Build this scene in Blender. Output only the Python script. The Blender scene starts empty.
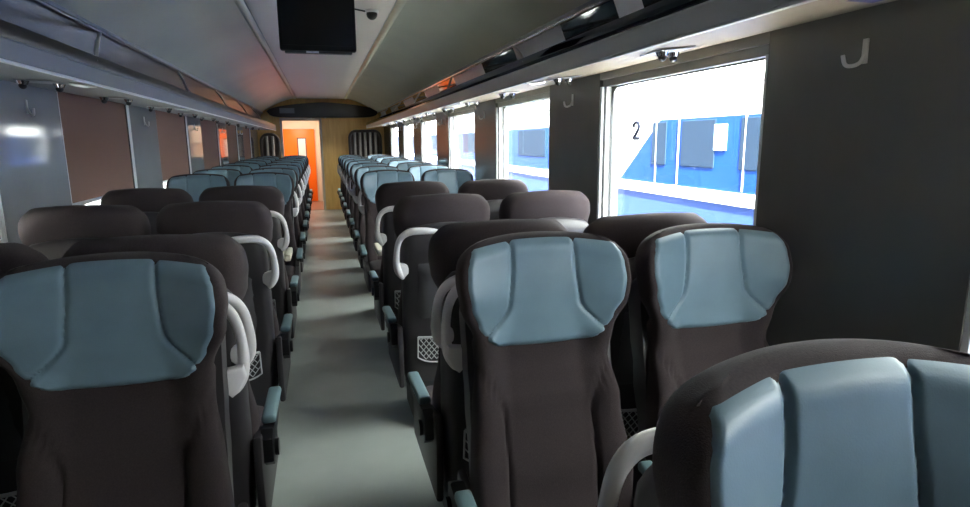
import bpy, bmesh, math, random
from mathutils import Vector, Matrix
random.seed(4)
SC = bpy.context.scene
COL = SC.collection
PI = math.pi
CAMX, CAMZ = -0.06, 1.53          # camera foot; coach runs along +Y, its centre line is x = 0

# ------------------------------------------------------------------ materials
def lin(c):
    return tuple(((v/255)/12.92 if v/255 <= .04045 else (((v/255)+.055)/1.055)**2.4) for v in c) + (1,)

def mat(name, rgb, rough=.5, metal=0, spec=.5, noise=0, nscale=40, bump=0, bscale=200, coat=0, emit=0, var2=None, sheen=0):
    m = bpy.data.materials.new(name); m.use_nodes = True
    nt = m.node_tree; b = nt.nodes['Principled BSDF']
    b.inputs['Base Color'].default_value = lin(rgb)
    b.inputs['Roughness'].default_value = rough
    b.inputs['Metallic'].default_value = metal
    b.inputs['Specular IOR Level'].default_value = spec
    b.inputs['Coat Weight'].default_value = coat
    b.inputs['Coat Roughness'].default_value = .12
    b.inputs['Sheen Weight'].default_value = sheen
    if emit:
        b.inputs['Emission Color'].default_value = lin(rgb); b.inputs['Emission Strength'].default_value = emit
    tc = nt.nodes.new('ShaderNodeTexCoord')
    if noise:
        n = nt.nodes.new('ShaderNodeTexNoise'); n.inputs['Scale'].default_value = nscale; n.inputs['Detail'].default_value = 4
        nt.links.new(tc.outputs['Object'], n.inputs['Vector'])
        r = nt.nodes.new('ShaderNodeValToRGB')
        c1 = lin(tuple(max(0, v*(1-noise)) for v in rgb)); c2 = lin(var2 if var2 else tuple(min(255, v*(1+noise)) for v in rgb))
        r.color_ramp.elements[0].position = .3; r.color_ramp.elements[0].color = c1
        r.color_ramp.elements[1].position = .7; r.color_ramp.elements[1].color = c2
        nt.links.new(n.outputs['Fac'], r.inputs['Fac']); nt.links.new(r.outputs['Color'], b.inputs['Base Color'])
    if bump:
        n2 = nt.nodes.new('ShaderNodeTexNoise'); n2.inputs['Scale'].default_value = bscale; n2.inputs['Detail'].default_value = 3
        nt.links.new(tc.outputs['Object'], n2.inputs['Vector'])
        bp = nt.nodes.new('ShaderNodeBump'); bp.inputs['Strength'].default_value = bump; bp.inputs['Distance'].default_value = .002
        nt.links.new(n2.outputs['Fac'], bp.inputs['Height']); nt.links.new(bp.outputs['Normal'], b.inputs['Normal'])
    return m

def wood_mat():
    m = bpy.data.materials.new('honey_wood_laminate'); m.use_nodes = True
    nt = m.node_tree; b = nt.nodes['Principled BSDF']; b.inputs['Roughness'].default_value = .4
    tc = nt.nodes.new('ShaderNodeTexCoord'); mp = nt.nodes.new('ShaderNodeMapping'); mp.inputs['Scale'].default_value = (9, 9, .9)
    n = nt.nodes.new('ShaderNodeTexNoise'); n.inputs['Scale'].default_value = 3; n.inputs['Detail'].default_value = 6
    r = nt.nodes.new('ShaderNodeValToRGB')
    r.color_ramp.elements[0].position = .3; r.color_ramp.elements[0].color = lin((226, 176, 98))
    r.color_ramp.elements[1].position = .75; r.color_ramp.elements[1].color = lin((246, 204, 126))
    nt.links.new(tc.outputs['Object'], mp.inputs['Vector']); nt.links.new(mp.outputs['Vector'], n.inputs['Vector'])
    nt.links.new(n.outputs['Fac'], r.inputs['Fac']); nt.links.new(r.outputs['Color'], b.inputs['Base Color'])
    return m

def glass_mat(name, tint, haze=.0, gloss=.06):
    m = bpy.data.materials.new(name); m.use_nodes = True
    nt = m.node_tree; nt.nodes.clear()
    o = nt.nodes.new('ShaderNodeOutputMaterial'); t = nt.nodes.new('ShaderNodeBsdfTransparent'); t.inputs['Color'].default_value = tint
    g = nt.nodes.new('ShaderNodeBsdfGlossy'); g.inputs['Roughness'].default_value = .02
    mx = nt.nodes.new('ShaderNodeMixShader'); mx.inputs['Fac'].default_value = gloss
    nt.links.new(t.outputs[0], mx.inputs[1]); nt.links.new(g.outputs[0], mx.inputs[2])
    last = mx
    if haze:
        d = nt.nodes.new('ShaderNodeBsdfTranslucent'); d.inputs['Color'].default_value = (.9, .95, 1, 1)
        m2 = nt.nodes.new('ShaderNodeMixShader'); m2.inputs['Fac'].default_value = haze
        nt.links.new(mx.outputs[0], m2.inputs[1]); nt.links.new(d.outputs[0], m2.inputs[2]); last = m2
    nt.links.new(last.outputs[0], o.inputs['Surface'])
    return m

M = dict(
    fabric=mat('charcoal_brown_fabric', (58, 50, 51), .9, spec=.2, noise=.10, nscale=300, bump=.35, bscale=500, sheen=.06),
    leather=mat('blue_grey_leather', (107, 131, 144), .42, spec=.4, noise=.04, nscale=9, bump=.10, bscale=350),
    shell=mat('dark_grey_shell', (58, 55, 57), .42, spec=.45, bump=.15, bscale=600),
    panel=mat('mid_grey_shell_panel', (84, 82, 84), .5, spec=.4),
    handle=mat('pale_grey_handle', (234, 231, 230), .38, spec=.5),
    net=mat('white_net', (205, 205, 205), .7),
    teal=mat('teal_armrest_leather', (116, 142, 147), .4, spec=.4),
    black=mat('black_plastic', (22, 22, 24), .4),
    base=mat('seat_pedestal_grey', (48, 48, 50), .5),
    cream=mat('cream_plastic', (214, 208, 190), .45),
    floor=mat('grey_green_vinyl', (170, 178, 172), .38, spec=.45, noise=.05, nscale=2.5, bump=.03, bscale=300),
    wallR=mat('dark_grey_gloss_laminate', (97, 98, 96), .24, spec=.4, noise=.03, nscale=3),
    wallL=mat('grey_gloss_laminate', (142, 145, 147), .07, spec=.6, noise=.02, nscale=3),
    ceil=mat('pale_green_grey_gloss', (226, 225, 204), .36, spec=.35, noise=.03, nscale=1.2),
    ceilc=mat('pale_grey_satin', (220, 214, 212), .5, spec=.4),
    alu=mat('brushed_aluminium', (176, 178, 180), .35, .85),
    rackg=mat('rack_grey', (176, 178, 178), .36, .2),
    cove=mat('cove_cream', (140, 129, 112), .5),
    coveg=mat('cove_grey', (128, 132, 136), .5),
    header=mat('window_header_grey', (118, 118, 116), .4),
    frame=mat('window_frame_white', (225, 228, 230), .4),
    rubber=mat('black_rubber', (18, 18, 18), .6),
    chrome=mat('chrome', (220, 220, 222), .12, 1.0),
    hookw=mat('pale_hook', (196, 196, 194), .35),
    rackback=mat('dark_rack_back_panel', (58, 54, 49), .28, spec=.5),
    dglass=mat('black_glass', (20, 20, 22), .06, spec=.6),
    paleglass_reflection=mat('pale_glass_and_reflection', (232, 236, 240), .25, spec=.6),  # door glass, and window reflections painted above the right rack
    blind=mat('brown_roller_blind', (130, 102, 90), .85, spec=.2, noise=.04, nscale=200),
    tv=mat('black_screen', (8, 8, 9), .45, spec=.25),
    white=mat('white_plastic', (235, 235, 235), .5),
    orange=mat('orange_paint', (255, 118, 14), .4),
    wood=wood_mat(),
    beige=mat('beige_vestibule', (226, 214, 196), .5),
    vfloor=mat('brown_vestibule_floor', (150, 112, 92), .4),
    brown=mat('dark_brown_frame', (62, 50, 42), .4),
    bar=mat('pale_bar', (170, 162, 150), .35, .4),
    tblue=mat('train_blue', (9, 43, 100), .6, spec=.1, noise=.03, nscale=1),
    tblue2=mat('train_lower_blue', (38, 58, 110), .6, spec=.1),
    twhite=mat('train_white', (205, 208, 214), .6, spec=.1),
    poster=mat('pale_blue_poster', (150, 176, 200), .7),
    tgrey=mat('train_line_grey', (120, 124, 132), .5),
    twin=mat('train_window', (26, 38, 54), .8, spec=.05),
    ground=mat('track_gravel', (200, 194, 184), .95, noise=.25, nscale=25, bump=.6, bscale=60),
    station=mat('blocker_wall_beige', (178, 164, 140), .8, noise=.06, nscale=2),
    ink=mat('dark_ink', (10, 14, 24), .8, spec=.05),
    signblue=mat('sign_blue', (40, 44, 110), .5),
    glass=glass_mat('window_glass', (.93, .97, .97, 1), gloss=.05),
)

# ------------------------------------------------------------------ mesh helpers
def link(name, bm, m, parent=None, smooth=35):
    me = bpy.data.meshes.new(name)
    bmesh.ops.recalc_face_normals(bm, faces=bm.faces)
    bm.to_mesh(me); bm.free()
    if smooth:
        me.polygons.foreach_set('use_smooth', [True]*len(me.polygons))
        me.set_sharp_from_angle(angle=math.radians(smooth))
    for mm in (m if isinstance(m, (list, tuple)) else [m]): me.materials.append(mm)
    o = bpy.data.objects.new(name, me); COL.objects.link(o)
    if parent: o.parent = parent
    return o

def box(bm, x0, x1, y0, y1, z0, z1, bev=0, seg=2, mi=0):
    xs, ys, zs = sorted((x0, x1)), sorted((y0, y1)), sorted((z0, z1))
    v = [bm.verts.new((x, y, z)) for x in xs for y in ys for z in zs]
    fs = [bm.faces.new([v[i] for i in f]) for f in ((0,1,3,2),(4,6,7,5),(0,4,5,1),(2,3,7,6),(0,2,6,4),(1,5,7,3))]
    for f in fs: f.material_index = mi
    if bev:
        es = list({e for f in fs for e in f.edges})
        bmesh.ops.bevel(bm, geom=es, offset=bev, segments=seg, affect='EDGES', profile=.5)
    return bm

def prism(bm, pts, a0, a1, axis='y', bev=0, mi=0):
    """polygon pts in the plane normal to axis, extruded from a0 to a1"""
    def P(p, a):
        return {'y': (p[0], a, p[1]), 'x': (a, p[0], p[1]), 'z': (p[0], p[1], a)}[axis]
    n = len(pts)
    A = [bm.verts.new(P(p, a0)) for p in pts]; B = [bm.verts.new(P(p, a1)) for p in pts]
    fs = [bm.faces.new(A), bm.faces.new(B[::-1])]
    for i in range(n): fs.append(bm.faces.new((A[i], B[i], B[(i+1) % n], A[(i+1) % n])))
    for f in fs: f.material_index = mi
    if bev:
        es = list(set(fs[0].edges) | set(fs[1].edges))
        bmesh.ops.bevel(bm, geom=es, offset=bev, segments=2, affect='EDGES', profile=.5)
    return bm

def tube(bm, pts, rad, seg=8, flat=1.0, cap=True):
    """swept tube through pts; rad a number or one per point; flat squashes it along Y"""
    pts = [Vector(p) for p in pts]; n = len(pts)
    if not isinstance(rad, (list, tuple)): rad = [rad]*n
    rings = []; up = Vector((0, 0, 1)); prev = None
    for i, p in enumerate(pts):
        t = (pts[min(i+1, n-1)] - pts[max(i-1, 0)]).normalized()
        if prev is None:
            a = Vector((0, 1, 0)) if abs(t.y) < .9 else Vector((1, 0, 0))
        else: a = prev
        a = (a - t*a.dot(t)).normalized(); b = t.cross(a); prev = a
        rings.append([bm.verts.new(p + a*math.cos(2*PI*k/seg)*rad[i]*flat + b*math.sin(2*PI*k/seg)*rad[i]) for k in range(seg)])
    for i in range(n-1):
        for k in range(seg):
            bm.faces.new((rings[i][k], rings[i][(k+1) % seg], rings[i+1][(k+1) % seg], rings[i+1][k]))
    if cap: bm.faces.new(rings[0][::-1]); bm.faces.new(rings[-1])
    return bm

def catmull(pts, n=5):
    out = []
    P = [pts[0]] + list(pts) + [pts[-1]]
    for i in range(1, len(P)-2):
        for k in range(n):
            t = k/n
            out.append(tuple(.5*((2*P[i][j]) + (-P[i-1][j]+P[i+1][j])*t + (2*P[i-1][j]-5*P[i][j]+4*P[i+1][j]-P[i+2][j])*t*t
                        + (-P[i-1][j]+3*P[i][j]-3*P[i+1][j]+P[i+2][j])*t**3) for j in range(len(P[0]))))
    out.append(tuple(pts[-1])); return out

def cyl(bm, c, r, h, axis='z', seg=16, r2=None):
    r2 = r if r2 is None else r2
    def P(a, rr, t):
        u, v = rr*math.cos(a), rr*math.sin(a)
        return {'z': (c[0]+u, c[1]+v, c[2]+t), 'x': (c[0]+t, c[1]+u, c[2]+v), 'y': (c[0]+u, c[1]+t, c[2]+v)}[axis]
    A = [bm.verts.new(P(2*PI*k/seg, r, 0)) for k in range(seg)]; B = [bm.verts.new(P(2*PI*k/seg, r2, h)) for k in range(seg)]
    for k in range(seg): bm.faces.new((A[k], A[(k+1) % seg], B[(k+1) % seg], B[k]))
    bm.faces.new(A[::-1]); bm.faces.new(B)
    return bm

def thing(name, label, cat, loc=(0, 0, 0), rz=0, group=None):
    o = bpy.data.objects.new(name, None); COL.objects.link(o); o.empty_display_size = .1
    o.location = loc; o.rotation_euler = (0, 0, rz)
    return tag(o, label, cat, group)

def tag(o, label, cat, group=None):
    o['label'] = label; o['category'] = cat
    if group: o['group'] = group
    return o

def struct(name, bm, m, smooth=35, parent=None):
    o = link(name, bm, m, parent, smooth)
    if not parent: o['kind'] = 'structure'
    return o

def dup(root, loc, rz, label, group=None):
    r = root.copy(); COL.objects.link(r); r.location = loc; r.rotation_euler = (0, 0, rz)
    r['label'] = label
    if group: r['group'] = group
    for ch in list(root.children):
        c = ch.copy(); COL.objects.link(c); c.parent = r
        for g in list(ch.children):
            d = g.copy(); COL.objects.link(d); d.parent = c
    return r

def lerp(tab, z):
    if z <= tab[0][0]: return tab[0][1]
    for (a, u), (b, v) in zip(tab, tab[1:]):
        if z <= b:
            t = (z-a)/(b-a); t = t*t*(3-2*t)
            return u+(v-u)*t
    return tab[-1][1]
def sstep(a, b, x):
    t = min(1, max(0, (x-a)/(b-a))); return t*t*(3-2*t)

# ------------------------------------------------------------------ the seat
TOP = 1.275
W_T = [(.40, .215), (.60, .232), (.80, .215), (.92, .200), (1.00, .205), (1.09, .240), (1.16, .247), (1.275, .240)]
YF_T = [(.40, -.145), (.60, -.105), (.80, -.05), (.94, -.004), (1.1, .0), (1.275, .018)]
TH_T = [(.40, .13), (.70, .11), (.94, .085), (1.06, .105), (1.16, .115), (1.275, .10)]
WING_T = [(.40, .035), (.80, .03), (.93, .02), (1.02, .040), (1.12, .068), (1.22, .060), (1.275, .050)]

def halfw(z):
    w = lerp(W_T, z); R = .066
    if z > TOP-R:
        q = min(1, (z-(TOP-R))/R); w -= R*(1-math.sqrt(max(0, 1-q*q)))*.95
    return w

def front(x, z):
    """y of the front of the backrest at (x, z), before its edge is rounded"""
    w = lerp(W_T, min(z, TOP)); s = min(1, abs(x)/w)
    if z > .98:
        t = (abs(x)-.095)/(w-.095); g = .5*(t+math.sqrt(t*t+.012)) - .03
        b = min(1, (z-.98)/.05); g = g*b + (1-b)*sstep(.48, .85, s)
    else: g = sstep(.48, .85, s)
    return lerp(YF_T, z) - lerp(WING_T, z)*g

def groove(d, wid): return math.exp(-(d/wid)**2)

def backrest_bm():
    bm = bmesh.new(); N = 72
    zs = [.40+.02*i for i in range(0, 34)] + [1.07+.01*i for i in range(1, 13)] + [1.20, 1.215, 1.23, 1.243, 1.254, 1.263, 1.269, 1.273, 1.275]
    rings = []
    for z in zs:
        w = halfw(z); th = lerp(TH_T, z)
        cap = 0
        if z > TOP-.045:
            q = min(1, (z-(TOP-.045))/.045); cap = .045*(1-math.sqrt(max(0, 1-q*q)))
        ring = []
        rf, rb = min(.028, w*.4), min(.05, w*.5)
        for half in (0, 1):
            for i in range(N):
                u = -1+2*i/(N-1)
                if half: u = -u
                s = math.sin(u*PI/2)*.35 + u*.65
                x = s*w; e = w-abs(x)
                yb0 = lerp(YF_T, z)+th - .055*(abs(x)/w)**2.2*(1 if z > .98 else .35)
                if half == 0:
                    y = front(x, z)
                    if e < rf: y += rf*(1-math.sqrt(max(0, 1-((rf-e)/rf)**2)))
                    if z < .955:                                   # stitched seams of the backrest
                        xs = .130 + .075*sstep(.78, .955, z)
                        y += .013*groove(abs(x)-xs, .0065)
                        if abs(x) < xs: y += .006*groove(z-.855, .012)
                    y += cap
                else:
                    y = yb0
                    if e < rb: y -= rb*(1-math.sqrt(max(0, 1-((rb-e)/rb)**2)))
                    y -= cap
                zz = z - .022*(abs(x)/.24)**2*sstep(1.1, 1.27, z)
                ring.append((x, y, zz))
        # no crossing at the side
        for k in range(N):
            a, b = ring[k], ring[2*N-1-k]
            if b[1] < a[1]+.004:
                mid = (a[1]+b[1])/2; ring[k] = (a[0], mid-.002, a[2]); ring[2*N-1-k] = (b[0], mid+.002, b[2])
        rings.append([bm.verts.new(p) for p in ring])
    n = 2*N
    for a, b in zip(rings, rings[1:]):
        for k in range(n): bm.faces.new((a[k], a[(k+1) % n], b[(k+1) % n], b[k]))
    bm.faces.new(rings[0][::-1]); 
    top = rings[-1]
    for k in range(N-1): bm.faces.new((top[k], top[k+1], top[n-2-k], top[n-1-k]))
    return bm

PW_T = [(a, b*.982) for a, b in [(.965, .120), (.98, .158), (1.0, .178), (1.04, .205), (1.10, .228), (1.16, .236), (1.21, .233), (1.235, .226), (1.255, .217), (1.267, .203)]]
def pad_bm():
    bm = bmesh.new(); NX, NZ = 120, 60; g = []
    for j in range(NZ+1):
        t = j/NZ; t = .5-.5*math.cos(PI*t)*.5 - .25*(1-2*t) if False else t
        z0 = .965+(1.267-.965)*t
        row = []
        for i in range(NX+1):
            s = -1+2*i/NX
            hw = lerp(PW_T, z0); x = s*hw
            zp = min(TOP, z0 + .012*(abs(x)/.2)**2*(1-sstep(.965, 1.02, z0)))
            z = zp - .022*(abs(x)/.24)**2*sstep(1.1, 1.27, zp)
            y = front(x, zp)
            w = halfw(zp); e = max(0, w-abs(x)); rf = .028
            if e < rf: y += rf*(1-math.sqrt(max(0, 1-((rf-e)/rf)**2)))
            if zp > TOP-.045:
                q = min(1, (zp-(TOP-.045))/.045); y += .045*(1-math.sqrt(max(0, 1-q*q)))
            d = min((1-abs(s))*hw, (1.267-z0)*1.0, (z0-.965)*1.0)
            off = -.006 + .017*math.sqrt(min(1, d/.016))
            xs = .092 + .012*sstep(1.2, 1.06, z0) + .085*sstep(1.09, .975, z0)
            off -= .008*groove(abs(x)-xs, .0065)
            if abs(x) > xs: off -= .003
            row.append(bm.verts.new((x, y-off, z)))
        g.append(row)
    for j in range(NZ):
        for i in range(NX): bm.faces.new((g[j][i], g[j][i+1], g[j+1][i+1], g[j+1][i]))
    return bm

def ybk(z): return lerp(YF_T, z)+lerp(TH_T, z)
def shell_bm():
    bm = bmesh.new(); N = 22; rings = []
    zs = [.27, .28, .30, .36, .44, .52, .60, .68, .76, .84, .90, .96, 1.0, 1.04, 1.07, 1.09, 1.104, 1.112, 1.115]
    for z in zs:
        zc = max(z, .42)
        w = .205+.012*sstep(.3, .6, z)
        out = .05+.012*sstep(.6, .95, z); ins = .06
        if z > 1.03:
            q = (z-1.03)/.086; out = .062*math.sqrt(max(0, 1-q**2.4)); w -= .03*q**3
        if z < .32: out -= .02*(.32-z)/.05
        ring = []
        for i in range(N):
            u = -1+2*i/(N-1); x = w*(math.sin(u*PI/2)*.4+u*.6); e = w-abs(x); r = .035
            y = ybk(zc)+out - .012*(abs(x)/w)**2
            if e < r: y -= r*(1-math.sqrt(max(0, 1-((r-e)/r)**2)))
            ring.append((x, y, z + .012*(2.2-2.2*(abs(x)/w)**2)*sstep(.98, 1.1, z)))
        y0 = ybk(zc)-ins
        ring += [(w, y0, z), (-w, y0, z)]
        rings.append([bm.verts.new(p) for p in ring])
    n = N+2
    for a, b in zip(rings, rings[1:]):
        for k in range(n): bm.faces.new((a[k], a[(k+1) % n], b[(k+1) % n], b[k]))
    bm.faces.new(rings[0][::-1]); bm.faces.new(rings[-1])
    return bm

def yshell(x, z): return ybk(max(z, .42))+.05+.012*sstep(.6, .95, z)-.012*(abs(x)/.215)**2

def pocket_bm():
    bm = bmesh.new(); g = []
    NX, NZ = 10, 10
    for j in range(NZ+1):
        z = .63+.32*j/NZ; row = []
        for i in range(NX+1):
            x = -.155+.31*i/NX
            ed = 1 if 0 < i < NX and 0 < j < NZ else 0
            row.append(bm.verts.new((x, yshell(x, z)+(.014 if ed else -.004), z)))
        g.append(row)
    for j in range(NZ):
        for i in range(NX): bm.faces.new((g[j][i], g[j][i+1], g[j+1][i+1], g[j+1][i]))
    return bm

def net_bm():
    bm = bmesh.new(); r = .0022
    x0, x1, z0, z1 = -.15, .15, .40, .545
    def Y(x, z): return yshell(x, z)+.008+.018*max(0, 1-(x/.15)**2)*(.4+.6*(z-z0)/(z1-z0))
    def bot(x): return z0+.03*(abs(x)/.15)**4
    ns = 11
    for sg in (-1, 1):
        for k in range(-7, ns+8):
            a = x0+(x1-x0)*k/ns; pts = []
            for q in range(9):
                z = z0+(z1-z0)*q/8; x = a+sg*(z-z0)*.75
                if x0 <= x <= x1 and z >= bot(x): pts.append((x, Y(x, z), z))
            if len(pts) > 1: tube(bm, pts, r, 4)
    rim = [(x0, Y(x0, z1), z1)] + [(x0+(x1-x0)*k/16, Y(x0+(x1-x0)*k/16, bot(x0+(x1-x0)*k/16)), bot(x0+(x1-x0)*k/16)) for k in range(17)] + [(x1, Y(x1, z1), z1)]
    tube(bm, rim, .004, 6)
    tube(bm, [(x0+(x1-x0)*k/10, Y(x0+(x1-x0)*k/10, z1), z1) for k in range(11)], .006, 6)
    return bm

def handle_bm(sd):
    bm = bmesh.new()
    ctrl = [(.045, .182, 1.103, .007), (.08, .182, 1.108, .014), (.13, .180, 1.111, .0175), (.185, .172, 1.108, .018), (.222, .158, 1.088, .016), (.243, .144, 1.052, .0145),
            (.252, .137, 1.005, .0145), (.254, .129, .955, .0165), (.247, .122, .915, .018), (.232, .117, .885, .015), (.220, .117, .870, .008)]
    c = catmull(ctrl, 4)
    tube(bm, [(sd*p[0], p[1], p[2]) for p in c], [p[3] for p in c], 10, .8)
    w = [(.186, .940), (.255, .950), (.262, .92), (.242, .882), (.224, .868), (.196, .895)]
    prism(bm, [(sd*a, b) for a, b in w], .085, .125, 'y', .006)
    return bm

def cushion_bm():
    bm = bmesh.new(); box(bm, -.225, .225, -.56, -.07, .33, .475, .05, 4)
    return bm
def pedestal_bm():
    bm = bmesh.new()
    box(bm, -.20, .20, -.50, .02, .25, .335, .02)
    prism(bm, [(-.42, 0), (-.02, 0), (-.06, .26), (-.40, .26)], -.16, .16, 'x', .015)
    return bm
def cheek_bm(sd):
    bm = bmesh.new()
    prism(bm, [(-.50, .27), (.03, .27), (.05, .50), (.03, .60), (-.10, .58), (-.20, .47), (-.50, .45)], sd*.222, sd*.250, 'x', .010)
    return bm
def arm_bm(sd):
    bm = bmesh.new(); x = sd*.262
    pts = [(x, -.40, .585), (x, -.36, .597), (x, -.25, .603), (x, -.12, .606), (x, -.07, .603)]
    box(bm, x-.024, x+.024, -.40, -.09, .585, .615, .012, 3)
    for v in bm.verts: v.co.z += .05*(v.co.y+.1)
    return bm
def armbr_bm(sd):
    bm = bmesh.new(); x = sd*.262
    prism(bm, [(-.36, .565), (-.10, .578), (-.03, .60), (.01, .58), (.01, .50), (-.03, .47), (-.09, .485), (-.14, .54), (-.36, .55)], x-.02, x+.02, 'x', .006)
    return bm
def pivot_bm(sd):
    bm = bmesh.new(); cyl(bm, (sd*.284-(.012 if sd < 0 else 0), -.035, .53), .028, .012, 'x', 18)
    return bm

MESH = {}
def put(kind, name, fn, m, parent, smooth=40):
    """part of a seat; the same mesh data is shared by every seat"""
    if kind not in MESH:
        MESH[kind] = link(name, fn(), m, parent, smooth); return MESH[kind]
    src = MESH[kind]; o = src.copy(); o.name = name; COL.objects.link(o); o.parent = parent
    return o

def make_seat(sd, handle):
    t = thing('passenger_chair', '', 'seat')
    k = ('p' if sd > 0 else 'n')
    put('back', 'backrest', backrest_bm, M['fabric'], t, 60)
    put('pad', 'headrest_pad', pad_bm, M['leather'], t, 60)['label'] = 'blue-grey leather headrest pad'
    sh = put('shell', 'back_shell', shell_bm, M['shell'], t, 45)
    put('pocket', 'pocket_panel', pocket_bm, M['panel'], t, 50)
    put('net', 'net_pocket', net_bm, M['net'], t, 60)['label'] = 'white net pocket'
    put('cush', 'seat_cushion', cushion_bm, M['fabric'], t, 60)
    put('ped', 'pedestal', pedestal_bm, M['base'], t, 30)
    put('cheek'+k, 'side_panel', lambda: cheek_bm(sd), M['shell'], t, 30)
    br = put('br'+k, 'armrest_bracket', lambda: armbr_bm(sd), M['black'], t, 30)
    put('arm'+k, 'armrest', lambda: arm_bm(sd), M['teal'], t, 60)['label'] = 'teal padded armrest'
    pv = put('pv'+k, 'pivot_cap', lambda: pivot_bm(sd), M['black'], t, 40)
    if handle: put('h'+k, 'grab_handle', lambda: handle_bm(sd), M['handle'], t, 60)['label'] = 'pale grey grab handle'
    return t

PROTO = {}
def seat(x, y, away, sd_world, handle, label, group=None):
    """away: its back is turned to the camera. sd_world: the side (+1 = +X) where the aisle is"""
    sd = -sd_world if away else sd_world
    rz = PI if away else 0
    key = (sd, handle)
    if key not in PROTO:
        t = make_seat(sd, handle); PROTO[key] = t
        t.location = (x, y, 0); t.rotation_euler = (0, 0, rz); t['label'] = label
        if group: t['group'] = group
        return t
    return dup(PROTO[key], (x, y, 0), rz, label, group)

ORD = 'first second third fourth fifth sixth seventh eighth ninth tenth eleventh twelfth thirteenth fourteenth'.split()
XA, XW = .517, 1.072
ROWS = [(.55, 0), (1.52, 0), (1.94, 1), (2.98, 1), (3.98, 1), (5.55, 0), (6.55, 0), (7.55, 0), (8.55, 0), (9.55, 0), (10.55, 0), (11.55, 0), (12.55, 0)]
GR, GL = 'seats in rows right of the aisle', 'seats in rows left of the aisle'
SPECIAL = {
    ('R', 0, 'a'): 'big close-up seat with blue-grey headrest cut off by the bottom right corner',
    ('R', 0, 'w'): 'window seat just outside the right edge of the photo, beside the big close-up seat',
    ('R', 1, 'a'): 'blue-grey headrest seat facing the camera, right beside the aisle in the middle foreground',
    ('R', 1, 'w'): 'blue-grey headrest seat facing the camera under the wide dark pillar with coat hook',
    ('R', 2, 'a'): 'dark seat back rising just behind the middle foreground blue headrest, by the aisle',
    ('R', 2, 'w'): 'black seat back against the big window, directly behind the window-side blue headrest',
    ('R', 3, 'a'): 'dark seat turned away with large pale grab handle and net pocket, right of aisle',
    ('R', 3, 'w'): 'grey seat back lit from above, at the pillar between the two nearest clear windows',
    ('R', 4, 'a'): 'dark seat turned away, second pale grab handle right of the aisle',
    ('R', 4, 'w'): 'dark window seat turned away, below the second clear window',
    ('L', 1, 'a'): 'big dim seat with blue headrest facing the camera in the left foreground',
    ('L', 1, 'w'): 'window seat just outside the left edge of the photo, beside the dim foreground seat',
    ('L', 2, 'a'): 'dark seat back right behind the left foreground blue headrest, nearest pale handle',
    ('L', 2, 'w'): 'dark seat shoulder cropped by the left edge of the photo',
    ('L', 3, 'a'): 'dark seat turned away with long pale grab handle, left of the aisle',
    ('L', 3, 'w'): 'brownish dark seat back below the first brown blind, with pale ledge strip',
    ('L', 4, 'a'): 'dark seat turned away, farther pale grab handle left of the aisle',
    ('L', 4, 'w'): 'dark window seat turned away, just under the first brown blind\'s far end',
}
for side, sgn, G in (('R', 1, GR), ('L', -1, GL)):
    wd = 'right' if side == 'R' else 'left'
    for r, (y, away) in enumerate(ROWS):
        for pos, xx in (('a', XA), ('w', XW)):
            if r == 0 and side == 'L': continue          # out of the frame
            xw = (xx if side == 'R' else (-.545 if pos == 'a' else -1.072))
            if (side, r, pos) == ('R', 0, 'a'): xw, y = .530, .52
            if (side, r, pos) == ('R', 1, 'w'): xw -= .013
            n = ORD[r-5] if r >= 5 else ''
            lab = SPECIAL.get((side, r, pos)) or '{} blue-headrest {} seat facing the camera beyond the turned-away rows, {} of aisle'.format(
                n, 'aisle' if pos == 'a' else 'window', wd)
            seat(xw, y, away, -sgn, pos == 'a', lab, G)

# ------------------------------------------------------------------ tables between the facing rows
for sgn, wd in ((1, 'right'), (-1, 'left')):
    t = thing('folding_table', 'narrow cream table between the facing seat rows, {} of the aisle'.format(wd), 'table', (sgn*1.36, 4.72, 0), 0, 'tables between facing seats')
    bm = bmesh.new(); a = -sgn
    box(bm, 0, a*1.0, -.20, .20, .685, .715, .01); link('tabletop', bm, M['cream'], t)
    bm = bmesh.new(); box(bm, a*1.0, a*1.045, -.17, .17, .67, .72, .01); link('end_flap', bm, M['cream'], t)
    bm = bmesh.new(); prism(bm, [(0, .40), (0, .684), (a*.5, .684), (a*.5, .66)], -.02, .02, 'y'); link('bracket', bm, M['alu'], t)

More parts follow.
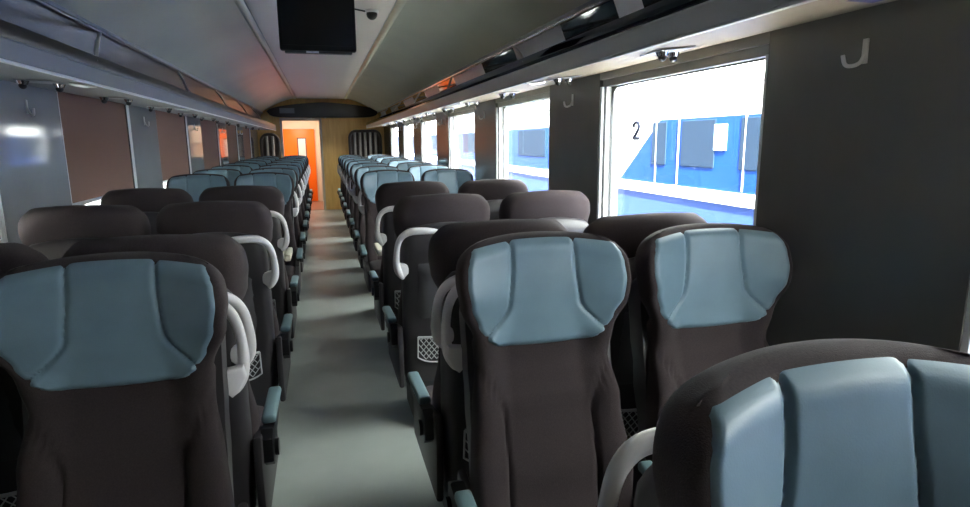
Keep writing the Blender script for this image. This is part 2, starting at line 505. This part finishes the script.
# ------------------------------------------------------------------ the coach body
Y0, Y1 = -.5, 14.2
HW = 1.372
ZB, ZT, ZH = .88, 1.80, 1.87
KS = range(-1, 6)
def WY(k): return 1.735+1.97*k, 2.985+1.97*k
bm = bmesh.new(); box(bm, -HW-.1, HW+.1, Y0, 17.5, -.06, 0); struct('floor', bm, M['floor'], 0)
for sgn, nm in ((1, 'right'), (-1, 'left')):
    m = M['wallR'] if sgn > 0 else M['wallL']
    ZB = .88 if sgn > 0 else 1.12
    ZH = 1.87 if sgn > 0 else 1.806
    bm = bmesh.new(); x0, x1 = sgn*HW, sgn*(HW+.10)
    box(bm, x0, x1, Y0, Y1, 0, ZB)
    box(bm, x0, x1, Y0, Y1, ZH, 2.3)
    edges = [Y0] + [e for k in KS for e in WY(k)] + [Y1]
    for a, b in zip(edges[0::2], edges[1::2]): box(bm, x0, x1, a, b, ZB, ZH)
    struct('wall_'+nm, bm, m, 0)
    for k in KS:
        a, b = WY(k); n = (k+2) if sgn > 0 else (k+9)
        root = bpy.data.objects.new('window_%d' % n, None); COL.objects.link(root); root['kind'] = 'structure'
        root.location = (sgn*HW, (a+b)/2, ZB)
        def loc(bm):
            for v in bm.verts: v.co -= Vector(root.location)
            return bm
        # white reveal all round, rounded inner corners
        bm = bmesh.new(); f0, f1 = sgn*(HW+.004), sgn*(HW+.098); t_ = .018
        box(bm, f0, f1, a, a+t_, ZB, ZT); box(bm, f0, f1, b-t_, b, ZB, ZT); box(bm, f0, f1, a+t_, b-t_, ZB, ZB+t_)
        gx0, gx1 = sgn*(HW+.062), sgn*(HW+.098); R = .10
        for (cy, sy) in ((a+t_, 1), (b-t_, -1)):
            for (cz, sz) in ((ZB+t_, 1), (ZT, -1)):
                pts = [(cy, cz)] + [(cy+sy*R*(1-math.sin(q*PI/12)), cz+sz*R*(1-math.cos(q*PI/12))) for q in range(7)]
                prism(bm, pts, gx0, gx1, 'x')
        box(bm, gx0, gx1, a+t_, a+.05, ZB+t_, ZT); box(bm, gx0, gx1, b-.05, b-t_, ZB+t_, ZT); box(bm, gx0, gx1, a+.05, b-.05, ZB+t_, ZB+.05)
        link('window_frame', loc(bm), M['frame'], root, 30)
        bm = bmesh.new()
        if sgn > 0: box(bm, sgn*(HW+.002), sgn*(HW+.098), a, b, ZT+.035, ZH)
        box(bm, sgn*(HW+.02), sgn*(HW+.098), a, b, ZT, min(ZH, ZT+.035))
        link('window_header', loc(bm), M['header'], root, 0)
        bm = bmesh.new(); box(bm, sgn*(HW+.055), sgn*(HW+.060), a+.03, b-.03, ZT-.006, ZT)
        box(bm, sgn*(HW+.010), sgn*(HW+.020), b-.045, b-.035, ZB+.02, ZT); link('blind_guide', loc(bm), M['rubber'], root, 0)
        bm = bmesh.new(); box(bm, sgn*(HW+.078), sgn*(HW+.084), a+.02, b-.02, ZB+.02, ZT); link('window_pane', loc(bm), M['glass'], root, 0)
# end walls
bm = bmesh.new(); box(bm, -HW-.1, HW+.1, Y0-.08, Y0, 0, 2.6); struct('wall_back', bm, M['brown'], 0)  # unseen back wall, added close behind the camera and kept dark to cut light
DX0, DX1, DZ = -.88, -.01, 2.05
bm = bmesh.new()
box(bm, -HW-.1, DX0, Y1, Y1+.06, 0, 2.6); box(bm, DX1, HW+.1, Y1, Y1+.06, 0, 2.6); box(bm, DX0, DX1, Y1, Y1+.06, DZ, 2.6)
struct('wall_front', bm, M['wood'], 0)
bm = bmesh.new()
box(bm, DX0-.01, DX0+.035, Y1-.02, Y1+.08, 0, DZ); box(bm, DX1-.05, DX1+.005, Y1-.02, Y1+.08, 0, DZ); box(bm, DX0, DX1, Y1-.02, Y1+.08, DZ-.05, DZ+.005)
struct('trim_1', bm, M['beige'], 0)

# ceiling: flat middle strip, two curved side panels, dark joint lines
CE, CZ = .51, 2.48
prof = catmull([(CE, CZ), (.62, 2.465), (.78, 2.42), (.95, 2.345), (1.10, 2.265), (1.24, 2.185)], 4)
bm = bmesh.new(); box(bm, -CE+.012, CE-.012, Y0, Y1, CZ-.004, CZ+.05); struct('ceiling', bm, M['ceilc'], 0)
for sgn, n in ((1, 2), (-1, 3)):
    bm = bmesh.new()
    pl = [(sgn*a, b) for a, b in prof]
    A = [[bm.verts.new((a, y, b)) for a, b in pl] for y in (Y0, Y1)]
    B = [[bm.verts.new((a+sgn*.01, y, b+.03)) for a, b in pl] for y in (Y0, Y1)]
    for S in (A, B):
        for i in range(len(pl)-1): bm.faces.new((S[0][i], S[0][i+1], S[1][i+1], S[1][i]))
    for i in (0, len(pl)-1): bm.faces.new((A[0][i], A[1][i], B[1][i], B[0][i]))
    # polished bead along the joint with the middle strip
    prism(bm, [(sgn*(CE-.004+.062*q/8), CZ+.004-.02*math.sin(PI*q/8)-.012*(q/8)**2) for q in range(9)] + [(sgn*(CE+.058), CZ+.01), (sgn*(CE-.004), CZ+.02)], Y0, Y1, 'y')
    struct('trim_%d' % n, bm, M['ceil'], 40)
    bm = bmesh.new(); box(bm, sgn*(CE-.014), sgn*(CE-.006), Y0, Y1, CZ-.006, CZ+.02); box(bm, sgn*1.225, sgn*1.245, Y0, Y1, 2.165, 2.183)
    struct('trim_%d' % (n+2), bm, M['rackg'], 0)
    # panel behind the rack; right: window reflections painted as pale panes among black
    segs = [(2.40, 2.62), (3.25, 4.1), (4.95, 6.05), (6.9, 7.8), (8.8, 9.8), (10.7, 11.7), (12.7, 13.6), (0, .3)]
    ZK = 1.885 if sgn > 0 else 1.845
    bm = bmesh.new(); cuts = sorted({Y0, Y1, *[e for s in segs for e in s]})
    for a, b in zip(cuts, cuts[1:]):
        mi = 1 if any(s[0]-1e-6 <= a and b <= s[1]+1e-6 for s in segs) else 0
        f = [bm.verts.new(p) for p in ((sgn*1.365, a, ZK), (sgn*1.365, b, ZK), (sgn*1.243, b, 2.175), (sgn*1.243, a, 2.175))]
        h = [bm.verts.new(v.co+Vector((sgn*.02, 0, .008))) for v in f]
        fs = [bm.faces.new(f), bm.faces.new(h[::-1])] + [bm.faces.new((f[i], h[i], h[(i+1) % 4], f[(i+1) % 4])) for i in range(4)]
        for q in fs: q.material_index = mi
        if mi:
            for e in (a, b): 
                pass
    struct('trim_%d' % (n+4), bm, [M['dglass'], M['paleglass_reflection']] if sgn > 0 else [M['rackback'], M['rackback']], 0)

bm = bmesh.new(); prism(bm, [(-HW-.1, 2.28), (-1.2, 2.52), (-.6, 2.62), (.6, 2.62), (1.2, 2.52), (HW+.1, 2.28), (HW+.1, 2.34), (1.2, 2.60), (.6, 2.72), (-.6, 2.72), (-1.2, 2.60), (-HW-.1, 2.34)], Y0-.1, 17.5, 'y')
struct('roof', bm, M['tgrey'], 0)

# ------------------------------------------------------------------ luggage racks
LX = .965
for sgn, wd in ((1, 'right'), (-1, 'left')):
    t = thing('luggage_rack', 'long grey overhead luggage rack with dark rail above the {}'.format('clear windows' if sgn > 0 else 'brown blinds'), 'luggage rack', (sgn*HW, 0, 0), 0, 'overhead luggage racks')
    ox = sgn*HW
    def L(bm):
        for v in bm.verts:
            v.co.x -= ox
            if sgn < 0: v.co.z -= .042*sstep(2.10, 1.95, v.co.z)
        return bm
    bm = bmesh.new()      # sloping underside panel with shelf above
    prism(bm, [(sgn*(HW-.001), 1.870 if sgn > 0 else 1.846), (sgn*(LX+.02), 1.828), (sgn*(LX+.02), 1.86), (sgn*(HW-.001), 1.884)], Y0+.01, Y1-.18, 'y')
    link('underside_panel', L(bm), M['cove'] if sgn > 0 else M['coveg'], t, 0)
    bm = bmesh.new()
    prism(bm, [(sgn*(LX+.03), 1.826), (sgn*(LX+.006), 1.824), (sgn*LX, 1.832), (sgn*(LX-.004), 1.886), (sgn*(LX+.004), 1.895), (sgn*(LX+.03), 1.893)], Y0+.01, Y1-.18, 'y')
    link('front_lip', L(bm), M['rackg' if sgn > 0 else 'coveg'], t, 40)
    bm = bmesh.new(); box(bm, sgn*(LX-.004), sgn*(LX+.010), Y0+.01, Y1-.18, 1.815, 1.826, .004); link('lower_trim', L(bm), M['alu' if sgn > 0 else 'frame'], t)  # left trim white: highlight along the lip edge put into its colour
    bm = bmesh.new(); box(bm, sgn*(LX+.002), sgn*(LX+.016), Y0+.01, Y1-.18, 1.893, 1.945, .004); link('rail', L(bm), M['dglass' if sgn > 0 else 'rackback'], t)
    bm = bmesh.new(); tube(bm, [(sgn*1.22, Y0+.02, 2.15), (sgn*1.22, Y1-.18, 2.15)], .011, 8); link('back_tube', L(bm), M['chrome' if sgn > 0 else 'rackback'], t)
    for k in range(0, 6):
        y = 1.07+1.97*k
        bm = bmesh.new()
        tube(bm, [(sgn*1.235, y+1.0, 2.155), (sgn*1.10, y+.48, 2.043), (sgn*.975, y, 1.925)], .010, 8)
        c2 = catmull([(sgn*.985, y, 1.822), (sgn*1.02, y, 1.819), (sgn*1.05, y, 1.822), (sgn*1.085, y, 1.829)], 3)
        tube(bm, c2, .010, 6)
        link('bracket', L(bm), M['alu'], t, 50)

# reading lamps under the racks: two little black eyeballs in silver rims
def underz(x): return (1.828 if x > 0 else 1.786)+(abs(x)-(LX+.02))/(HW-LX-.02)*(.042 if x > 0 else .018)
ORD2 = 'nearest second third fourth fifth sixth seventh eighth ninth tenth eleventh twelfth'.split()
lamp0 = None
def lamp(x, y, label, grp):
    global lamp0
    if lamp0: return dup(lamp0, (x, y, underz(x)-.004), 0, label, grp)
    t = thing('reading_lamp', label, 'reading lamp', (x, y, underz(x)-.004), 0, grp)
    bm = bmesh.new(); box(bm, -.07, .07, -.075, .075, -.004, .0, .001); link('mount_plate', bm, M['alu'], t)
    for q in (-1, 1):
        bm = bmesh.new(); cyl(bm, (q*.05, q*.045, -.020), .017, .016, 'z', 16, .024); o = link('lamp_rim', bm, M['chrome'], t)
        bm = bmesh.new(); bmesh.ops.create_uvsphere(bm, u_segments=14, v_segments=8, radius=.015, matrix=Matrix.Translation((q*.05, q*.045, -.024))); link('lamp_eye', bm, M['black'], o)
    lamp0 = t; return t
for sgn, wd in ((1, 'right'), (-1, 'left')):
    for i in range(11):
        lp = lamp(sgn*1.18, 2.03+.985*i, '{} pair of black reading lamps under the {} luggage rack'.format(ORD2[i], wd), 'reading lamps under the racks')
        lp.rotation_euler.y = -math.atan(.042/(HW-LX-.02)) if sgn > 0 else math.atan(.018/(HW-LX-.02))

# coat hooks on the wall pillars
hook0 = None
def hook(sgn, y, label):
    global hook0
    rz = 0 if sgn > 0 else PI
    if hook0: return dup(hook0, (sgn*HW, y, 1.70 if sgn > 0 else 1.645), rz, label, 'coat hooks on the pillars')
    t = thing('coat_hook', label, 'coat hook', (sgn*HW, y, 1.70 if sgn > 0 else 1.645), rz, 'coat hooks on the pillars')
    bm = bmesh.new(); box(bm, -.006, -.0005, -.009, .009, .025, .09, .002); link('back_plate', bm, M['hookw'], t)
    bm = bmesh.new(); c = catmull([(-.004, 0, .05), (-.014, .003, .028), (-.028, .016, .020), (-.038, .028, .025), (-.042, .034, .05)], 4)
    tube(bm, c, .0055, 8); link('prong', bm, M['hookw'], t, 60)
    hook0 = t; return t
for i in range(6):
    hook(1, 1.36+1.97*i, ['pale coat hook on the wide dark pillar at the right edge', 'faint coat hook on the pillar between the two nearest clear windows'][i] if i < 2 else
         '{} coat hook from the camera on the right-hand pillars'.format(ORD2[i]))
for i in range(5):
    hook(-1, 3.33+1.97*i, 'white coat hook on the glossy pillar left of the first brown blind' if i == 0 else '{} coat hook from the camera on the left-hand pillars'.format(ORD2[i]))

# brown roller blinds on the left windows, drawn nearly down
for i, k in enumerate((1, 2, 3, 4, 5, 0, -1)):  # last two lie out of view, added to shade the near left seat
    a, b = WY(k)
    t = thing('roller_blind', ('brown roller blind number {} along the left wall, counted from the camera'.format('one two three four five'.split()[i]) if i < 5 else ('added drawn roller blind just past the left edge of the photo, before the first one' if k == 0 else 'added drawn roller blind beside the camera, well outside the left edge')), 'blind', (-HW-.018, (a+b)/2, 1.2), 0, 'roller blinds on the left windows')
    bm = bmesh.new(); box(bm, -.003, .0, -.60, .575, .005, .62); link('blind_cloth', bm, M['blind'], t, 0)
    bm = bmesh.new(); box(bm, -.008, .004, -.60, .575, -.014, .010, .003); link('bottom_bar', bm, M['frame'], t)
    bm = bmesh.new(); box(bm, -.006, .012, .584, .610, -.30, .598, .003); link('side_channel', bm, M['frame'], t)

# ------------------------------------------------------------------ monitor, security camera, sign
t = thing('monitor', 'black hanging monitor at the top of the photo under the ceiling', 'monitor', (-.035, 4.0, CZ), 0)
bm = bmesh.new(); box(bm, -.228, .228, -.02, .045, -.40, -.03, .012, 3); link('screen_housing', bm, M['tv'], t)
bm = bmesh.new(); box(bm, -.205, .205, -.024, -.02, -.37, -.055, .001); link('screen', bm, M['tv'], t)
bm = bmesh.new(); box(bm, -.20, .20, -.012, .04, -.414, -.40, .003); link('lower_strip', bm, M['base'], t)
bm = bmesh.new(); box(bm, -.075, .00, -.016, -.012, -.413, -.402); link('white_label', bm, M['white'], t, 0)
bm = bmesh.new(); box(bm, -.06, .06, -.01, .03, -.035, -.004); link('ceiling_mount', bm, M['base'], t, 0)
t = thing('security_camera', 'small black dome camera beside the hanging monitor', 'security camera', (.36, 4.7, CZ-.004), 0)
bm = bmesh.new(); cyl(bm, (0, 0, -.02), .05, .02, 'z', 20); link('mount_plate', bm, M['white'], t)
bm = bmesh.new(); bmesh.ops.create_uvsphere(bm, u_segments=18, v_segments=10, radius=.04, matrix=Matrix.Translation((0, 0, -.03))); link('dome', bm, M['black'], t, 60)
bm = bmesh.new(); tube(bm, [(-.04, 0, -.012), (-.12, -.05, -.010), (-.2, -.1, -.010)], .006, 6); link('cable', bm, M['base'], t, 60)
o = thing('seat_number_plate', 'dark blue number plate under the right rack at the top edge', 'sign', (1.20, 1.16, underz(1.2)-.001), 0)
bm = bmesh.new(); box(bm, -.04, .04, -.07, .07, -.004, 0, .001); link('plate', bm, M['signblue'], o)
bm = bmesh.new(); box(bm, -.012, .012, -.03, .03, -.0055, -.004); link('pale_mark', bm, M['white'], o, 0)

# ------------------------------------------------------------------ far end
t = thing('display_housing', 'long black bulkhead display housing with rounded ends at the far end', 'display', (.06, Y1-.16, 2.06), 0)
pts = []
for q in range(0, 41):
    x = 1.2-2.4*q/40; u = abs(x)/1.2
    pts.append((x, .13+.20*math.sqrt(max(0, 1-u**2.6))*(1-.3*u)))
low = [(-1.2+2.4*q/40, .13-.13*math.sqrt(max(0, 1-(abs(-1.2+2.4*q/40)/1.2)**8))) for q in range(1, 40)]
bm = bmesh.new(); prism(bm, pts+low, 0, .155, 'y', .012); link('housing', bm, M['black'], t, 30)
bm = bmesh.new(); box(bm, -.93, -.62, -.004, 0, .09, .20); link('white_label', bm, M['tgrey'], t, 0)
for q in (-.28, .02):
    bm = bmesh.new(); cyl(bm, (q, .05, -.012), .02, .02, 'z', 12); link('indicator_lamp', bm, M['white'], t)
# barred luggage stands in front of the end wall
def stand(x, w, label, nb, hk=1.0):
    t = thing('luggage_stand', label, 'luggage rack', (x, Y1-.30, 0), 0, 'luggage stands at the far end')
    bm = bmesh.new(); h = w/2
    o_ = [(-h, 0), (-h, 1.65)] + [(-h+.14-.14*math.cos(a*PI/12), 1.65+.16*math.sin(a*PI/12)) for a in range(1, 7)]
    full = o_ + [(-a, b) for a, b in o_[::-1]]
    full = [(a, b*.975*hk) for a, b in full]; tube(bm, [(a, 0, b) for a, b in full], .03, 8); 
    for z in (.12, .75, 1.16): box(bm, -h, h, -.02, .22, z, z+.03)
    link('stand_frame', bm, M['brown'], t, 50)
    bm = bmesh.new(); prism(bm, [(a*.97, b) for a, b in full], .20, .23, 'y'); link('back_panel', bm, M['brown'], t, 0)
    for q in range(nb):
        bx = -h+w*(q+1)/(nb+1); bm = bmesh.new(); tube(bm, [(bx, 0, 1.16), (bx, 0, 1.73*hk)], .028, 8); link('bar', bm, M['bar'], t, 60)
    return t
stand(.92, .68, 'brown rounded luggage stand with pale upright bars before the wood wall', 5)
stand(-1.10, .36, 'narrow dark luggage stand left of the far doorway', 2, .962)

# vestibule beyond the doorway
VY = 16.3
bm = bmesh.new()
box(bm, -1.2, -1.14, Y1+.06, VY, 0, 2.4); box(bm, .06, .12, Y1+.06, VY, 0, 2.4); box(bm, -1.2, .12, VY, VY+.06, 0, 2.4); box(bm, -1.2, .12, Y1+.06, VY, 2.3, 2.36)
struct('wall_vestibule', bm, M['beige'], 0)
bm = bmesh.new(); box(bm, -1.14, .06, Y1, VY, 0, .006); struct('floor_vestibule', bm, M['vfloor'], 0)
t = thing('door_1', 'orange', 'door'); 
for kk in ('label', 'category'): del t[kk]
t['kind'] = 'structure'; t.location = (-.55, VY-.06, 0)
bm = bmesh.new(); box(bm, -.40, .36, 0, .05, .02, 1.86, .01); link('door_leaf', bm, M['orange'], t)
bm = bmesh.new(); box(bm, -.05, .13, -.008, 0, 1.02, 1.62, .002); link('door_window', bm, M['paleglass_reflection'], t)
bm = bmesh.new()
for a in (-.07, .13): box(bm, a, a+.02, -.014, -.001, 1.0, 1.64)
box(bm, -.07, .15, -.014, -.001, 1.62, 1.64); box(bm, -.07, .15, -.014, -.001, 1.0, 1.02); link('window_surround', bm, M['base'], t, 0)
t = thing('door_notice', 'two small dark square notices on the pale wall beside the far doorway', 'notice', (.058, 15.2, 1.5), 0)
for q in (-.35, .12):
    bm = bmesh.new(); box(bm, -.006, 0, q, q+.2, -.03, .06); link('notice_panel', bm, M['ink'], t, 0)
t = thing('added_ceiling_lamp', 'unseen ceiling lamp added to brighten the vestibule beyond the far doorway', 'ceiling lamp', (-.55, 15.2, 2.3), 0)
bm = bmesh.new(); box(bm, -.25, .25, -.12, .12, -.03, -.001, .005); link('lamp_body', bm, M['white'], t)
li = bpy.data.lights.new('vestibule_fill', 'AREA'); li.shape = 'RECTANGLE'; li.size = .6; li.size_y = .6; li.energy = 11; li.color = (1, .9, .78)  # added fill for the vestibule and orange door, no lamp is seen there
lo = bpy.data.objects.new('vestibule_fill_light', li); COL.objects.link(lo); lo.location = (-.55, 15.2, 2.25)

# ------------------------------------------------------------------ outside
TX = 2.94
t = thing('train_carriage', 'blue and white carriage standing on the next track outside the windows', 'train', (TX, 0, -.9), 0)
dz = .9
def T(bm):
    for v in bm.verts: v.co -= Vector((TX, 0, -.9))
    return bm
TY0, TY1 = -12, 46
bm = bmesh.new(); box(bm, TX, TX+2.6, TY0, TY1, -.1, 1.03); link('lower_body', T(bm), M['tblue2'], t, 0)
bm = bmesh.new(); box(bm, TX-.012, TX+2.6, TY0, TY1, 1.03, 1.125); link('stripe', T(bm), M['twhite'], t, 0)
bm = bmesh.new(); box(bm, TX, TX+2.6, TY0, 4.98, 1.125, 1.70)
prism(bm, [(4.98, 1.125), (5.72, 1.125), (4.98, 1.70)], TX, TX+2.6, 'x')
box(bm, TX, TX+2.6, 6.9, TY1, 1.125, 1.70); link('blue_side', T(bm), M['tblue'], t, 0)
bm = bmesh.new(); box(bm, TX, TX+2.6, 5.72, 6.9, 1.125, 1.70); prism(bm, [(5.72, 1.125), (5.72, 1.70), (4.98, 1.70)], TX, TX+2.6, 'x'); link('white_end', T(bm), M['twhite'], t, 0)
bm = bmesh.new(); box(bm, TX, TX+2.6, TY0, TY1, 1.70, 1.95)
box(bm, TX-.015, TX, TY0, TY1, 1.925, 1.95, mi=1)
link('cantrail', T(bm), [M['twhite'], M['tgrey']], t, 0)
bm = bmesh.new()
arc = [(TX+1.3-1.3*math.cos(q*PI/16), 1.95+.32*math.sin(q*PI/16)) for q in range(17)]
prism(bm, arc, TY0, TY1, 'y'); link('roof', T(bm), M['twhite'], t, 40)
wins = [(3.0, 3.86, 0), (4.16, 4.62, 0), (4.86, 5.10, 0)] + [(y, y+1.2, 0) for y in (7.9, 9.8, 11.7, 13.6, 15.5, 17.4, 19.3, 21.2, 23.1, 25, 27)] + [(y, y+1.2, 0) for y in (-6, -4, -2, 0)]
for a, b, q in wins:
    bm = bmesh.new(); box(bm, TX-.006, TX+.02, a, b, 1.30, 1.68, .004); link('window', T(bm), M['twin'], t, 0)
bm = bmesh.new(); box(bm, TX-.008, TX, 4.02, 4.17, 1.44, 1.64); link('window_poster', T(bm), M['poster'], t, 0)
for y in (4.66, 3.80, 5.02):
    bm = bmesh.new(); box(bm, TX-.009, TX, y, y+.012, 1.14, 1.70); link('door_seam', T(bm), M['tgrey'], t, 0)
num = catmull([(.07, .17), (.055, .21), (0, .235), (-.055, .21), (-.065, .16), (-.03, .10), (.02, .05), (.065, .008), (0, .008), (-.075, .008)], 4)
bm = bmesh.new(); tube(bm, [(TX-.006, 5.40+a*.8, 1.535+b*.68) for a, b in num], .014, 6); link('class_number', T(bm), M['ink'], t)

bm = bmesh.new(); box(bm, -30, 60, -40, 90, -1.02, -1.0); struct('ground', bm, M['ground'], 0)
bm = bmesh.new(); box(bm, -3.4, -3.2, -20, 40, -1, 6); o = struct('wall_station', bm, M['station'], 0)  # wall invented outside the left windows to keep that side dim

# ------------------------------------------------------------------ daylight
w = bpy.data.worlds.new('overcast_sky'); SC.world = w; w.use_nodes = True
bg = w.node_tree.nodes['Background']; bg.inputs['Color'].default_value = (1, .985, .955, 1); bg.inputs['Strength'].default_value = 10
for k in KS:                       # portals: sample the sky through the clear windows
    a, b = WY(k)
    p = bpy.data.lights.new('window_portal', 'AREA'); p.shape = 'RECTANGLE'; p.size = ZT-.88; p.size_y = b-a; p.cycles.is_portal = True
    po = bpy.data.objects.new('window_portal', p); COL.objects.link(po); po.location = (HW+.12, (a+b)/2, (.88+ZT)/2); po.rotation_euler = (0, PI/2, 0)

su = bpy.data.lights.new('sun', 'SUN'); su.energy = 95; su.angle = .01; su.color = (1, .96, .9)
so = bpy.data.objects.new('sun', su); COL.objects.link(so)
so.rotation_euler = Vector((math.cos(math.radians(50))*.22, math.cos(math.radians(50))*.97, -math.sin(math.radians(50)))).to_track_quat('-Z', 'Y').to_euler()

# ------------------------------------------------------------------ camera
def vp_camera(f=600., vp=(320, 142), roll=.5):
    r = math.radians(roll); x, y = vp[0]-485, vp[1]-253.5
    u0, u1 = x*math.cos(r)-y*math.sin(r), x*math.sin(r)+y*math.cos(r)
    p = math.atan2(-u1, f); yw = math.atan2(-u0, f/math.cos(p))
    def vec(a, b, c):        # a right, b down, c forward, in pixels of the picture
        a, b = a*math.cos(r)-b*math.sin(r), a*math.sin(r)+b*math.cos(r)
        fw = c*math.cos(p)-b*math.sin(p); up = -c*math.sin(p)-b*math.cos(p)
        return Vector((a*math.cos(yw)+fw*math.sin(yw), -a*math.sin(yw)+fw*math.cos(yw), up))
    return vec(1, 0, 0), -vec(0, 1, 0), -vec(0, 0, 1)
cd = bpy.data.cameras.new('camera'); cam = bpy.data.objects.new('camera', cd); COL.objects.link(cam)
cd.sensor_width = 36; cd.lens = 600*36/970; cd.clip_start = .02; cd.clip_end = 300
X, Yv, Z = vp_camera()
cam.matrix_world = Matrix(((X.x, Yv.x, Z.x, CAMX), (X.y, Yv.y, Z.y, 0), (X.z, Yv.z, Z.z, CAMZ), (0, 0, 0, 1)))
SC.camera = cam
vs = SC.view_settings; SC.display_settings.display_device = 'sRGB'
vs.view_transform = 'Standard'; vs.look = 'None'; vs.gamma = 1; vs.use_curve_mapping = False; vs.exposure = 1.35
SC.cycles.use_denoising = True
SC.cycles.max_bounces = 14; SC.cycles.diffuse_bounces = 8; SC.cycles.glossy_bounces = 5; SC.cycles.transparent_max_bounces = 12
SC.cycles.sample_clamp_indirect = 12
